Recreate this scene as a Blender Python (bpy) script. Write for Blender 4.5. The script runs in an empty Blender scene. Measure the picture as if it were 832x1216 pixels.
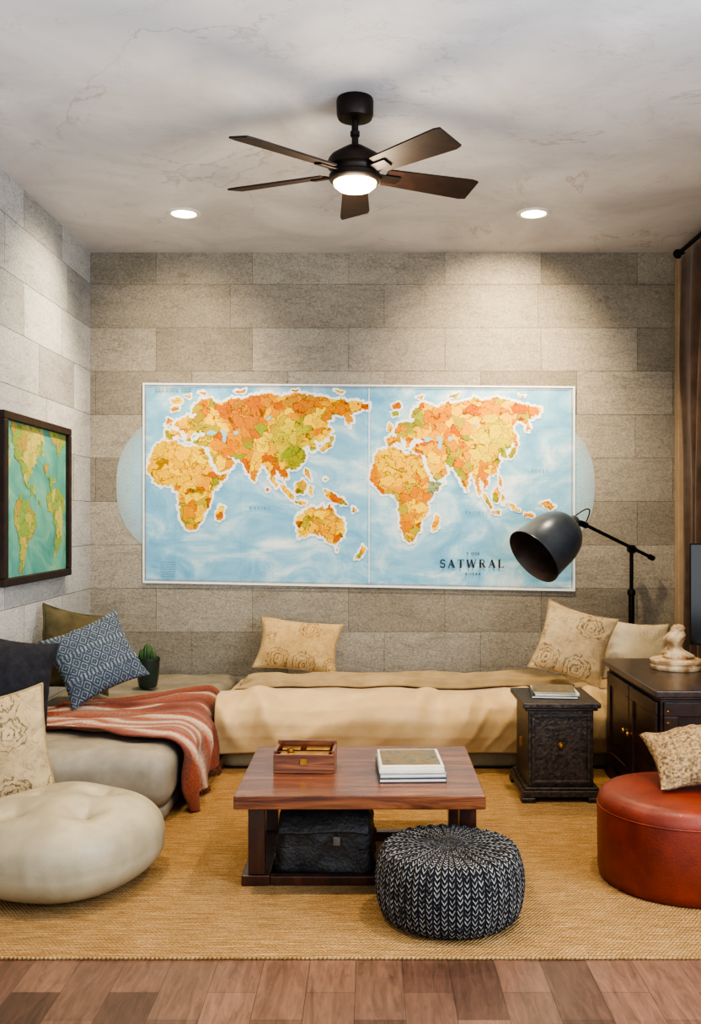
import bpy, math, random
from mathutils import Vector, Matrix, noise, geometry
random.seed(4)
F=1150.0; H=1.2
C=bpy.context.scene.collection
def rgb(h):
    h=h.lstrip('#'); o=[]
    for i in (0,2,4):
        c=int(h[i:i+2],16)/255
        o.append(c/12.92 if c<=.04045 else ((c+.055)/1.055)**2.4)
    return (*o,1)
def fn(p,s=1.0,seed=0,oct=3):
    return noise.fractal(Vector((p[0]*s+seed*7.3,p[1]*s+seed*3.1,p[2]*s-seed*5.7)),1.0,2.0,oct)
# ---------------- materials
def newmat(name):
    m=bpy.data.materials.new(name); m.use_nodes=True
    nt=m.node_tree; nt.nodes.clear()
    o=nt.nodes.new('ShaderNodeOutputMaterial'); b=nt.nodes.new('ShaderNodeBsdfPrincipled')
    nt.links.new(b.outputs[0],o.inputs[0]); return m,nt,b
class G:
    def __init__(s,nt): s.nt=nt
    def n(s,t,**k):
        x=s.nt.nodes.new('ShaderNode'+t)
        for a,v in k.items(): setattr(x,a,v)
        return x
    def l(s,a,b): s.nt.links.new(a,b)
    def setin(s,node,i,v):
        if v is None: return
        if isinstance(v,bpy.types.NodeSocket): s.l(v,node.inputs[i])
        else: node.inputs[i].default_value=v
    def coord(s,kind='Object'): return s.n('TexCoord').outputs[kind]
    def mapping(s,v,scale=(1,1,1),rot=(0,0,0),loc=(0,0,0)):
        m=s.n('Mapping'); s.l(v,m.inputs[0]); m.inputs['Scale'].default_value=scale; m.inputs['Rotation'].default_value=rot; m.inputs['Location'].default_value=loc
        return m.outputs[0]
    def noise(s,v,scale=5,detail=4,rough=.5,dist=0):
        x=s.n('TexNoise'); s.l(v,x.inputs['Vector']); x.inputs['Scale'].default_value=scale; x.inputs['Detail'].default_value=detail
        x.inputs['Roughness'].default_value=rough; x.inputs['Distortion'].default_value=dist
        return x.outputs['Fac']
    def math(s,op,a,b=None,c=None,clamp=False):
        x=s.n('Math',operation=op,use_clamp=clamp); s.setin(x,0,a); s.setin(x,1,b); s.setin(x,2,c); return x.outputs[0]
    def mix(s,f,a,b,mode='MIX'):
        x=s.n('Mix',data_type='RGBA',blend_type=mode); s.setin(x,0,f); s.setin(x,6,a); s.setin(x,7,b); return x.outputs[2]
    def ramp(s,f,stops,interp='LINEAR'):
        x=s.n('ValToRGB'); s.l(f,x.inputs[0]); r=x.color_ramp; r.interpolation=interp
        while len(r.elements)<len(stops): r.elements.new(.5)
        for e,(p,c) in zip(r.elements,stops):
            e.position=p; e.color=c if not isinstance(c,(int,float)) else (c,c,c,1)
        return x.outputs[0]
    def step(s,f,a,b):
        x=s.n('MapRange',interpolation_type='SMOOTHSTEP'); s.l(f,x.inputs[0]); x.inputs[1].default_value=a; x.inputs[2].default_value=b
        return x.outputs[0]
    def bump(s,b,h,strength=.3,dist=.01):
        x=s.n('Bump'); x.inputs['Strength'].default_value=strength; x.inputs['Distance'].default_value=dist
        s.l(h,x.inputs['Height']); s.l(x.outputs[0],b.inputs['Normal'])
    def sep(s,v):
        x=s.n('SeparateXYZ'); s.l(v,x.inputs[0]); return x.outputs
    def comb(s,x,y,z=0):
        c=s.n('CombineXYZ'); s.setin(c,0,x); s.setin(c,1,y); s.setin(c,2,z); return c.outputs[0]
def nmat(name,c1,c2=None,scale=6,rough=.6,bump=0,bscale=60,metal=0,stretch=(1,1,1),lo=.35,hi=.65,spec=.5,coat=0,sheen=0,dist=0,bdist=.004):
    m,nt,b=newmat(name); g=G(nt)
    v=g.mapping(g.coord(),stretch)
    c1=rgb(c1); c2=rgb(c2) if c2 else tuple(x*.85 for x in c1[:3])+(1,)
    f=g.noise(v,scale,5,.6,dist)
    g.l(g.ramp(f,[(lo,c1),(hi,c2)]),b.inputs['Base Color'])
    b.inputs['Roughness'].default_value=rough; b.inputs['Metallic'].default_value=metal
    b.inputs['Specular IOR Level'].default_value=spec; b.inputs['Coat Weight'].default_value=coat
    b.inputs['Sheen Weight'].default_value=sheen
    if bump: g.bump(b,g.noise(v,bscale,3),bump,bdist)
    return m
def emat(name,c,st):
    m,nt,b=newmat(name); b.inputs['Base Color'].default_value=rgb(c); b.inputs['Emission Color'].default_value=rgb(c); b.inputs['Emission Strength'].default_value=st; return m
def wallmat(name,ax,c1,c2,mort,ms=.0017):
    m,nt,b=newmat(name); g=G(nt); o=g.coord()
    wob=g.n('TexNoise'); g.l(o,wob.inputs['Vector']); wob.inputs['Scale'].default_value=6; wob.inputs['Detail'].default_value=4
    vm=g.n('VectorMath',operation='MULTIPLY_ADD'); g.l(wob.outputs['Color'],vm.inputs[0]); vm.inputs[1].default_value=(.007,.007,.007); g.l(o,vm.inputs[2])
    s=g.sep(vm.outputs[0])
    v=g.comb(s[ax],s[2])
    br=g.n('TexBrick'); g.l(v,br.inputs['Vector']); br.offset=.37; br.squash=1.6; br.squash_frequency=3
    for k,val in (('Scale',1),('Mortar Size',ms),('Mortar Smooth',.6),('Bias',0),('Brick Width',.58),('Row Height',.262)): br.inputs[k].default_value=val
    br.inputs['Color1'].default_value=rgb(c1); br.inputs['Color2'].default_value=rgb(c2); br.inputs['Mortar'].default_value=rgb(mort)
    st=g.noise(g.mapping(o,(1,1,4)),2.6,7,.62,.5)
    fine=g.noise(g.mapping(o,(1,1,1.2)),85,5,.8)
    big=g.noise(o,1.8,5,.65)
    crack=g.ramp(g.noise(g.mapping(o,(1,1,4.0)),1.7,8,.62,.5),[(.489,0),(.5,1),(.511,0)])
    c=g.mix(.85,br.outputs['Color'],g.ramp(fine,[(.32,.58),(.68,1.36)]),'MULTIPLY')
    c=g.mix(.7,c,g.ramp(st,[(.3,.84),(.5,1.06),(.7,.92)]),'MULTIPLY')
    c=g.mix(.5,c,g.ramp(big,[(.35,.8),(.65,1.15)]),'MULTIPLY')
    c=g.mix(g.math('MULTIPLY',crack,.28),c,rgb('484238'))
    g.l(c,b.inputs['Base Color']); b.inputs['Roughness'].default_value=.85; b.inputs['Specular IOR Level'].default_value=.2
    hh=g.math('ADD',g.math('MULTIPLY',fine,.5),g.math('ADD',g.math('MULTIPLY',st,.6),g.math('MULTIPLY',br.outputs['Fac'],-.45)))
    g.bump(b,hh,.6,.012); return m
M_wall=wallmat('stone_block',0,'aaa497','8a8478','6f685c')
M_wallL=wallmat('stone_block_pale',1,'c3c5c6','9c9d9c','7d7c78',.0024)
def ceilmat():
    m,nt,b=newmat('ceiling_plaster'); g=G(nt); o=g.coord()
    n1=g.noise(o,.7,9,.6,.8); n2=g.noise(g.mapping(o,(1,1.6,1),(0,0,.6)),1.5,9,.62,.5)
    vein=g.ramp(n1,[(.494,0),(.5,1),(.506,0)]); vein2=g.ramp(n2,[(.496,0),(.5,1),(.504,0)])
    mask=g.step(g.noise(o,1.6,2),.42,.6)
    base=g.ramp(g.noise(o,1.6,6,.6,.8),[(.3,rgb('c0bfc2')),(.7,rgb('e2e1e2'))])
    c=g.mix(g.math('MULTIPLY',g.math('MULTIPLY',vein,mask),.42),base,rgb('8d807c'))
    c=g.mix(g.math('MULTIPLY',vein2,.3),c,rgb('998780'))
    g.l(c,b.inputs['Base Color']); b.inputs['Roughness'].default_value=.7; b.inputs['Specular IOR Level'].default_value=.3
    g.bump(b,g.noise(o,10,5),.1,.01); return m
def floormat():
    m,nt,b=newmat('plank_floor'); g=G(nt); o=g.coord(); s=g.sep(o)
    v=g.comb(s[1],s[0])
    br=g.n('TexBrick'); g.l(v,br.inputs['Vector']); br.offset=.43; br.squash=1.4; br.squash_frequency=2
    for k,val in (('Scale',1),('Mortar Size',.0008),('Mortar Smooth',.3),('Brick Width',.34),('Row Height',.125)): br.inputs[k].default_value=val
    br.inputs['Color1'].default_value=rgb('4a342a'); br.inputs['Color2'].default_value=rgb('7a5b4a'); br.inputs['Mortar'].default_value=rgb('2f201a')
    gr=g.noise(g.mapping(o,(12,1.5,1)),4,8,.7,.9)
    c=g.mix(.9,br.outputs['Color'],g.ramp(gr,[(.32,.52),(.68,1.32)]),'MULTIPLY')
    g.l(c,b.inputs['Base Color']); b.inputs['Roughness'].default_value=.32
    g.bump(b,g.math('SUBTRACT',gr,g.math('MULTIPLY',br.outputs['Fac'],1)),.15,.003); return m
def rugmat():
    m,nt,b=newmat('jute_weave'); g=G(nt); o=g.coord(); s=g.sep(o)
    wx=g.math('SINE',g.math('MULTIPLY',g.math('ADD',s[0],g.math('MULTIPLY',g.noise(o,20,2),.006)),520))
    wy=g.math('SINE',g.math('MULTIPLY',g.math('ADD',s[1],g.math('MULTIPLY',g.noise(o,14,2),.01)),380))
    w=g.math('MULTIPLY',wx,wy)
    n=g.noise(g.mapping(o,(1,8,1)),9,6,.7)
    n2=g.noise(o,150,3,.75)
    c=g.ramp(n,[(.3,rgb('917046')),(.5,rgb('aa875b')),(.72,rgb('c1a276'))])
    c=g.mix(.8,c,g.ramp(n2,[(.3,.5),(.7,1.35)]),'MULTIPLY')
    c=g.mix(.5,c,g.ramp(wy,[(0,.7),(1,1.15)]),'MULTIPLY')
    g.l(c,b.inputs['Base Color']); b.inputs['Roughness'].default_value=.95; b.inputs['Specular IOR Level'].default_value=.1
    g.bump(b,g.math('ADD',w,g.math('MULTIPLY',n2,1.5)),.7,.005); return m
def seamat(name,c1,c2,c3='b9d6e4',c4='dbe9ee',grid=True):
    m,nt,b=newmat(name); g=G(nt); o=g.coord(); s=g.sep(o)
    n=g.noise(g.mapping(o,(1,1,1.5)),3.2,6,.6,1.2)
    c=g.ramp(n,[(.32,rgb(c1)),(.50,rgb(c2)),(.60,rgb(c3)),(.70,rgb(c4))])
    if grid:
        gx=g.math('LESS_THAN',g.math('FRACT',g.math('MULTIPLY',s[0],5.1)),.012)
        gz=g.math('LESS_THAN',g.math('FRACT',g.math('MULTIPLY',s[2],6.3)),.015)
        c=g.mix(g.math('MULTIPLY',g.math('MAXIMUM',gx,gz),.3),c,rgb('5f93b3'))
        sp=g.noise(g.mapping(o,(60,1,260)),1,2,.8)
        mk_=g.step(g.noise(g.mapping(o,(4,1,9)),1,1),.6,.66)
        c=g.mix(g.math('MULTIPLY',g.math('MULTIPLY',g.step(sp,.58,.62),mk_),.45),c,rgb('4b7290'))
    g.l(c,b.inputs['Base Color']); b.inputs['Roughness'].default_value=.6; b.inputs['Specular IOR Level'].default_value=.2; return m
def landmat(name,stops,centers,scale=13,vscale=(1,.001,1.25),border='5a3010',bw=(.015,.04),bamt=.7):
    m,nt,b=newmat(name); g=G(nt); o=g.coord()
    nz=g.n('TexNoise'); g.l(o,nz.inputs['Vector']); nz.inputs['Scale'].default_value=20; nz.inputs['Detail'].default_value=6
    vm=g.n('VectorMath',operation='MULTIPLY_ADD'); g.l(nz.outputs['Color'],vm.inputs[0]); vm.inputs[1].default_value=(.13,.13,.13); g.l(o,vm.inputs[2])
    v=g.mapping(vm.outputs[0],vscale)
    a=g.n('TexVoronoi',feature='F1'); g.l(v,a.inputs['Vector']); a.inputs['Scale'].default_value=scale
    e=g.n('TexVoronoi',feature='DISTANCE_TO_EDGE'); g.l(v,e.inputs['Vector']); e.inputs['Scale'].default_value=scale
    sc=g.n('SeparateColor'); g.l(a.outputs['Color'],sc.inputs[0])
    c=g.ramp(sc.outputs[0],[(p,rgb(x)) for p,x in stops],'CONSTANT')
    for cen,r,col in centers:
        d=g.n('VectorMath',operation='DISTANCE'); g.l(g.mapping(g.coord(),(1,0,1)),d.inputs[0]); d.inputs[1].default_value=(cen[0],0,cen[1])
        f=g.math('MULTIPLY',g.math('SUBTRACT',1,g.step(g.math('ADD',d.outputs['Value'],g.math('MULTIPLY',sc.outputs[1],r*.5)),r*.9,r*1.2)),.72)
        c=g.mix(f,c,rgb(col))
    tx=g.noise(g.coord(),130,5,.8)
    c=g.mix(.9,c,g.ramp(tx,[(.32,.5),(.5,1.0),(.7,1.3)]),'MULTIPLY')
    c=g.mix(g.math('MULTIPLY',g.math('SUBTRACT',1,g.step(e.outputs['Distance'],*bw)),bamt),c,rgb(border))
    g.l(c,b.inputs['Base Color']); b.inputs['Roughness'].default_value=.6; b.inputs['Specular IOR Level'].default_value=.2; return m
def printmat(name,base,base2,ink,sc=1.0,ink_amt=.85):
    m,nt,b=newmat(name); g=G(nt); o=g.coord()
    v=g.mapping(o,(1,.001,1))
    vo=g.n('TexVoronoi',feature='F1'); g.l(v,vo.inputs['Vector']); vo.inputs['Scale'].default_value=5.2*sc; vo.inputs['Randomness'].default_value=.55
    d=g.math('ADD',vo.outputs['Distance'],g.math('MULTIPLY',g.noise(v,22*sc,5,.7),.42))
    rings=g.math('SINE',g.math('MULTIPLY',d,60))
    msk=g.math('SUBTRACT',1,g.step(d,.60,.64))
    line=g.math('MULTIPLY',g.step(rings,.35,.75),msk)
    br=g.ramp(g.noise(v,15*sc,6,.7,1.5),[(.47,0),(.5,1),(.53,0)])
    line=g.math('MAXIMUM',line,g.math('MULTIPLY',br,.6))
    fade=g.step(g.noise(v,30,4,.7),.32,.55)
    c=g.mix(g.math('MULTIPLY',g.math('MULTIPLY',line,fade),ink_amt),g.ramp(g.noise(o,6,4),[(.35,rgb(base)),(.65,rgb(base2))]),rgb(ink))
    g.l(c,b.inputs['Base Color']); b.inputs['Roughness'].default_value=.85; b.inputs['Sheen Weight'].default_value=.1
    g.bump(b,g.noise(o,220,2),.25,.003); return m
def bluemat():
    m,nt,b=newmat('indigo_tribal_weave'); g=G(nt); o=g.coord(); s=g.sep(o)
    def fr(x,k): return g.math('FRACT',g.math('MULTIPLY',g.math('ADD',x,5),k))
    px=g.math('PINGPONG',g.math('MULTIPLY',g.math('ADD',s[0],5),20),.5)
    pz=g.math('PINGPONG',g.math('MULTIPLY',g.math('ADD',s[2],5),17),.5)
    dia=g.math('FRACT',g.math('MULTIPLY',g.math('ADD',px,pz),3.2))
    l1=g.math('LESS_THAN',dia,.33)
    rowm=g.math('LESS_THAN',fr(s[2],8.5),.8)
    dot=g.math('LESS_THAN',fr(s[0],54),.5)
    f=g.mix(rowm,dot,l1)
    f2=g.math('MULTIPLY',f,g.ramp(g.noise(o,60,4,.75),[(.36,.15),(.62,.8)]))
    c=g.mix(f2,rgb('3f4d5b'),rgb('a0a5a8'))
    g.l(c,b.inputs['Base Color']); b.inputs['Roughness'].default_value=.9; g.bump(b,g.noise(o,200,2),.3,.003); return m
def knitmat():
    m,nt,b=newmat('charcoal_knit'); g=G(nt); s=g.sep(g.coord('UV'))
    n=g.noise(g.coord(),30,3)
    u=g.math('MULTIPLY',s[0],64); ab=g.math('PINGPONG',u,.5)
    ch=g.math('FRACT',g.math('ADD',g.math('ADD',g.math('MULTIPLY',s[1],64),g.math('MULTIPLY',ab,2.0)),g.math('MULTIPLY',n,1.0)))
    hgt=g.math('MULTIPLY',g.math('SINE',g.math('MULTIPLY',ch,math.pi)),g.step(ab,0.0,.16))
    c=g.ramp(g.math('ADD',hgt,g.math('MULTIPLY',g.math('SUBTRACT',g.noise(g.coord(),50,4,.75),.5),1.7)),[(.35,rgb('111217')),(.75,rgb('30323a')),(1,rgb('9d9a96'))])
    g.l(c,b.inputs['Base Color']); b.inputs['Roughness'].default_value=.95; g.bump(b,hgt,1,.012); return m
def throwmat():
    m,nt,b=newmat('coral_striped_wool'); g=G(nt); s=g.sep(g.coord('UV'))
    u=g.math('ADD',s[0],g.math('MULTIPLY',g.math('SUBTRACT',g.noise(g.coord(),8,2),.5),.02))
    co=rgb('955039'); c2=rgb('6f3a2b'); w=rgb('c4b19b'); gr=rgb('8c6a5a')
    S=[(0,c2),(.06,co),(.10,w),(.115,co),(.15,gr),(.165,co),(.20,w),(.225,co),(.26,w),(.275,gr),(.30,co),(.34,w),(.355,co),(.40,c2),(.415,co),(.46,gr),(.475,co),(.54,c2),(.60,co),(.66,w),(.675,co),(.72,c2),(.78,co),(.86,gr),(.875,co),(.92,w),(.935,c2),(1,co)]
    c=g.ramp(u,S,'LINEAR')
    c=g.mix(.9,c,g.ramp(g.noise(g.coord(),120,4,.8),[(.3,.45),(.7,1.4)]),'MULTIPLY')
    g.l(c,b.inputs['Base Color']); b.inputs['Roughness'].default_value=1; b.inputs['Sheen Weight'].default_value=.1
    g.bump(b,g.noise(g.coord(),150,3),.8,.007); return m
def woodmat(name,c1,c2,c3,stretch,scale=3,rough=.35,coat=.2):
    m,nt,b=newmat(name); g=G(nt); o=g.mapping(g.coord(),stretch)
    f=g.noise(o,scale,8,.68,1.0)
    g.l(g.ramp(f,[(.32,rgb(c1)),(.5,rgb(c2)),(.68,rgb(c3))]),b.inputs['Base Color'])
    b.inputs['Roughness'].default_value=rough; b.inputs['Coat Weight'].default_value=coat; b.inputs['Coat Roughness'].default_value=.2
    g.bump(b,f,.12,.003); return m
def carvmat():
    m,nt,b=newmat('carved_black_wood'); g=G(nt); o=g.coord()
    vo=g.n('TexVoronoi',feature='SMOOTH_F1'); g.l(o,vo.inputs['Vector']); vo.inputs['Scale'].default_value=75
    c=g.ramp(g.noise(o,50,4,.7),[(.35,rgb('191412')),(.7,rgb('4a3d33'))])
    g.l(c,b.inputs['Base Color']); b.inputs['Roughness'].default_value=.42; g.bump(b,vo.outputs['Distance'],.5,.004); return m
def mx(px): return (px-440)*5.84/F
def mz(py): return H-(py-615)*5.84/F
def halomat():
    m,nt,b=newmat('painted_sky_blue'); g=G(nt); o=g.coord(); s=g.sep(o)
    dx=g.math('MULTIPLY',g.math('SUBTRACT',s[0],mx(422)),1/1.45)
    dz=g.math('MULTIPLY',g.math('SUBTRACT',s[2],mz(577)),1/.60)
    d=g.math('ADD',g.math('POWER',g.math('ABSOLUTE',dx),2.6),g.math('POWER',g.math('ABSOLUTE',dz),2.4))
    f=g.math('ADD',d,g.math('MULTIPLY',g.math('SUBTRACT',g.noise(o,14,5,.7),.5),.25))
    c=g.mix(g.math('MULTIPLY',g.step(f,.75,1.12),.7),g.ramp(g.noise(o,5,4),[(.35,rgb('8db6ca')),(.65,rgb('a4c3cf'))]),rgb('a09a8c'))
    c=g.mix(.5,c,g.ramp(g.noise(o,80,4,.8),[(.3,.7),(.7,1.25)]),'MULTIPLY')
    g.l(c,b.inputs['Base Color']); b.inputs['Roughness'].default_value=.85; g.bump(b,g.noise(o,80,4),.4,.006); return m
M_ceil=ceilmat(); M_floor=floormat(); M_rug=rugmat()
M_sea=seamat('map_ocean','6fabd0','90c5e0','bbdbe8','e2eff3'); M_halo=halomat()
M_white=nmat('map_white','f7f6f0','eceeec',30,.6); M_ink=nmat('map_ink','17191d','22252b',30,.6)
M_border=nmat('map_border_line','b79a86','9d7f6e',30,.6)
ST=[(0,'d8871f'),(.13,'f6c02c'),(.26,'de9826'),(.40,'fbd23a'),(.52,'c66c1c'),(.62,'f0c038'),(.74,'b8a83c'),(.84,'e8a62c'),(.93,'8f9c3a')]
M_land=landmat('map_land',ST,[((mx(290),mz(485)),.20,'c47430'),((mx(360),mz(478)),.12,'cc8232'),((mx(343),mz(520)),.17,'bdbb3e'),((mx(352),mz(545)),.10,'668a32'),((mx(235),mz(500)),.07,'a8a43c'),((mx(588),mz(522)),.16,'d8cc3e'),((mx(600),mz(545)),.09,'668a32'),((mx(205),mz(550)),.20,'fcc92e'),((mx(470),mz(555)),.19,'fccb30'),((mx(487),mz(497)),.10,'5f9244'),((mx(515),mz(580)),.06,'3c9484'),((mx(405),mz(605)),.06,'93a03c'),((mx(395),mz(625)),.07,'f4b830')],15)
M_seaP=seamat('framed_map_ocean','4a8c84','5f9f92','74ad97','8cbb9a',grid=False)
M_landP=landmat('framed_map_land',[(0,'86a050'),(.3,'a8aa58'),(.5,'bdb466'),(.7,'86a258'),(.88,'a9944f')],[],14,(.001,1,1.1),'4d6b3a')
M_print=printmat('beige_emblem_print','c4b08a','b39c76','5c4830')
M_print2=printmat('beige_botanical_print','c9ad7b','b59865','734a24',1.1)
M_ivory=printmat('ivory_faint_print','d2c5a8','c2b391','a8977a',1.0,.6)
M_blue=bluemat(); M_plaid=nmat('charcoal_wool','2c2c34','1e1f25',30,.95,.5,150); M_knit=knitmat(); M_throw=throwmat()
M_olive=nmat('olive_linen','60583e','4c462f',12,.9,.35,180)
M_woven=nmat('speckled_oat_weave','b0946c','58452f',100,.95,.8,130,bdist=.006)
M_leather=nmat('greige_leather','9a9282','827b6d',7,.5,.15,160,spec=.4)
M_cream=nmat('grey_beige_leather','a99d83','938870',6,.45,.12,160,spec=.45)
M_satin=nmat('champagne_satin','cdb182','bd9f70',5,.50,.10,200,sheen=.2,spec=.35)
M_blanket=nmat('sand_cotton','ab946c','947f5a',8,.75,.3,160,sheen=.1)
M_base=nmat('khaki_upholstery','9c8b69','8a795a',8,.7,.3,200)
M_red=nmat('oxblood_leather','7e2e19','642010',9,.44,.2,170,coat=.05)
M_black=nmat('matte_black_metal','1c1d20','131416',10,.4,.05,100,metal=.6)
M_shade=nmat('slate_enamel','59636f','48515c',8,.3,metal=.4)
M_inner=nmat('dull_bronze_inner','5a4b42','3c322c',8,.5,metal=.4)
M_fan=nmat('oiled_bronze','2c211c','1c1512',10,.45,metal=.4)
M_blade=woodmat('walnut_blade','1c0f0b','291812','361f17',(6,6,6),2,.6,.0)
M_table=woodmat('walnut_table_wood','3d1d10','693a21','905730',(1,13,13),3.2,.27,.45)
M_tabled=woodmat('walnut_frame_wood','22100a','391c11','522b1b',(4,4,1),3,.35,.3)
M_dark=woodmat('espresso_wood','20130d','33201a','4a2f22',(5,1,5),3,.4,.1)
M_frame=woodmat('frame_wood','180c07','27160e','3a2115',(4,4,4),3,.6,.0)
M_dark2=woodmat('espresso_top','2a201c','3c2e27','4d3b31',(6,1,6),3,.3,.3)
M_carv=carvmat()
M_brass=nmat('aged_brass','b98d4a','8d6630',20,.35,metal=.9)
M_paper=nmat('paper_pages','e6dfce','cfc6b1',60,.8,stretch=(1,1,30))
M_curtain=nmat('brown_curtain','5c493d','42322a',6,.9,.4,150,sheen=.3,spec=.2)
M_casing=nmat('tan_casing','b9a58c','a8937a',6,.6)
M_bag=nmat('black_canvas','1f1f22','34312f',40,.5,.6,90,bdist=.006)
M_strap=nmat('black_leather_strap','151416','252323',20,.4)
M_pot=nmat('dark_green_glaze','33423a','222f28',8,.3,coat=.3)
M_leaf=nmat('succulent_leaf','4f6c3b','35542e',20,.5)
M_stone=nmat('antiqued_ivory','d2be9c','8a673f',18,.5,.5,60)
M_glass=emat('warm_lamp_glass','ffdf9e',9); M_down=emat('downlight_lens','fff0cf',22)
M_trimw=nmat('white_metal_trim','e9e6df','dcd8cf',10,.4)
M_tv=nmat('tv_glass','0b0c0e','101216',4,.12)
# ---------------- geometry helpers
def fin(ob,label=None,cat=None,group=None):
    if label: ob['label']=label
    if cat: ob['category']=cat
    if group: ob['group']=group
    return ob
def thing(name,label,cat,loc=(0,0,0),rot=(0,0,0),world=False,group=None,M=None):
    e=bpy.data.objects.new(name,None); e.empty_display_size=.05; C.objects.link(e)
    e.location=loc; e.rotation_euler=rot
    if M is not None: e.matrix_world=M
    e['_w']=1 if world else 0
    return fin(e,label,cat,group)
def mk(name,v,f,mat,parent=None,smooth=True,uv=None,sharp=None):
    me=bpy.data.meshes.new(name)
    off=Vector((0,0,0))
    if parent is None:
        xs=[p[0] for p in v]; ys=[p[1] for p in v]; zs=[p[2] for p in v]
        off=Vector(((min(xs)+max(xs))/2,(min(ys)+max(ys))/2,min(zs)))
    me.from_pydata([tuple(Vector(p)-off) for p in v],[],f)
    if uv:
        l=me.uv_layers.new(name='UVMap')
        for li,lo in enumerate(me.loops): l.data[li].uv=uv[lo.vertex_index]
    me.materials.append(mat)
    me.polygons.foreach_set('use_smooth',[smooth]*len(me.polygons))
    me.update()
    if smooth and sharp:
        try: me.set_sharp_from_angle(angle=math.radians(sharp))
        except Exception: pass
    ob=bpy.data.objects.new(name,me); C.objects.link(ob)
    if parent is None: ob.location=off
    else:
        ob.parent=parent
        if parent.get('_w'): ob.matrix_parent_inverse=Matrix.Translation(parent.location).inverted()
    return ob
QF=[(0,2,3,1),(4,5,7,6),(0,1,5,4),(2,6,7,3),(0,4,6,2),(1,3,7,5)]
def boxes(name,lst,mat,parent=None,bev=.003,M=None):
    v=[];f=[]
    for (x0,x1,y0,y1,z0,z1) in lst:
        o=len(v); v+=[(x,y,z) for z in (z0,z1) for y in (y0,y1) for x in (x0,x1)]
        f+=[tuple(i+o for i in q) for q in QF]
    if M is not None: v=[tuple(M@Vector(p)) for p in v]
    ob=mk(name,v,f,mat,parent,smooth=bev>0)
    if bev>0:
        md=ob.modifiers.new('bevel','BEVEL'); md.width=bev; md.segments=2; md.harden_normals=True
    return ob
def box(name,x0,x1,y0,y1,z0,z1,mat,parent=None,bev=.004,M=None): return boxes(name,[(x0,x1,y0,y1,z0,z1)],mat,parent,bev,M)
def lathe(name,prof,mat,parent=None,segs=48,M=None,disp=None,sharp=40,center=(0,0,0)):
    v=[];f=[];uv=[]; L=[0]
    for i in range(1,len(prof)): L.append(L[-1]+math.dist(prof[i],prof[i-1]))
    for i,(r,z) in enumerate(prof):
        for j in range(segs+1):
            a=2*math.pi*j/segs; p=Vector((r*math.cos(a),r*math.sin(a),z))
            if disp: p=disp(p,a,i/(len(prof)-1))
            p=p+Vector(center)
            if M is not None: p=M@p
            v.append(tuple(p)); uv.append((j/segs,L[i]))
    n=segs+1
    for i in range(len(prof)-1):
        for j in range(segs): f.append((i*n+j,i*n+j+1,(i+1)*n+j+1,(i+1)*n+j))
    ob=mk(name,v,f,mat,parent,True,uv,sharp)
    md=ob.modifiers.new('weld','WELD'); md.merge_threshold=.00005
    return ob
def tube(name,pts,r,mat,parent=None,segs=12,radii=None):
    pts=[Vector(p) for p in pts]; v=[];f=[]
    for i,p in enumerate(pts):
        t=(pts[min(i+1,len(pts)-1)]-pts[max(i-1,0)]).normalized()
        up=Vector((0,0,1)) if abs(t.z)<.9 else Vector((1,0,0))
        a=t.cross(up).normalized(); b=a.cross(t)
        rr=radii[i] if radii else r
        for j in range(segs):
            an=2*math.pi*j/segs; v.append(tuple(p+a*rr*math.cos(an)+b*rr*math.sin(an)))
    for i in range(len(pts)-1):
        for j in range(segs): f.append((i*segs+j,i*segs+(j+1)%segs,(i+1)*segs+(j+1)%segs,(i+1)*segs+j))
    f.append(tuple(range(segs))[::-1]); f.append(tuple((len(pts)-1)*segs+j for j in range(segs)))
    return mk(name,v,f,mat,parent,True,sharp=50)
def softbox(name,x0,x1,y0,y1,z0,z1,r,mat,parent=None,n=(30,30,12),bulge=0,disp=None,M=None):
    c=Vector(((x0+x1)/2,(y0+y1)/2,(z0+z1)/2)); h=Vector(((x1-x0)/2,(y1-y0)/2,(z1-z0)/2))
    idx={};v=[];f=[]
    def vert(i,j,k):
        key=(i,j,k)
        if key in idx: return idx[key]
        u=Vector((2*i/n[0]-1,2*j/n[1]-1,2*k/n[2]-1))
        p=Vector((u.x*h.x,u.y*h.y,u.z*h.z))
        q=Vector([max(-(h[a]-r),min(h[a]-r,p[a])) for a in range(3)])
        dlt=p-q
        if dlt.length>1e-9: p=q+dlt.normalized()*r
        if bulge: p.z+=bulge*(1-u.x**4)*(1-u.y**4)*(u.z>0)*u.z
        p=p+c
        if disp: p=Vector(disp(p,u))
        if M is not None: p=M@p
        idx[key]=len(v); v.append(tuple(p)); return idx[key]
    for k in (0,n[2]):
        for i in range(n[0]):
            for j in range(n[1]):
                q=(vert(i,j,k),vert(i+1,j,k),vert(i+1,j+1,k),vert(i,j+1,k)); f.append(q if k else q[::-1])
    for j in (0,n[1]):
        for i in range(n[0]):
            for k in range(n[2]):
                q=(vert(i,j,k),vert(i+1,j,k),vert(i+1,j,k+1),vert(i,j,k+1)); f.append(q if j==0 else q[::-1])
    for i in (0,n[0]):
        for j in range(n[1]):
            for k in range(n[2]):
                q=(vert(i,j,k),vert(i,j+1,k),vert(i,j+1,k+1),vert(i,j,k+1)); f.append(q[::-1] if i==0 else q)
    return mk(name,v,f,mat,parent,True)
def RM(loc,yaw=0,tilt=0,roll=0):
    d=math.radians
    return Matrix.Translation(loc)@Matrix.Rotation(d(yaw),4,'Z')@Matrix.Rotation(d(-tilt),4,'X')@Matrix.Rotation(d(roll),4,'Y')
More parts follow.
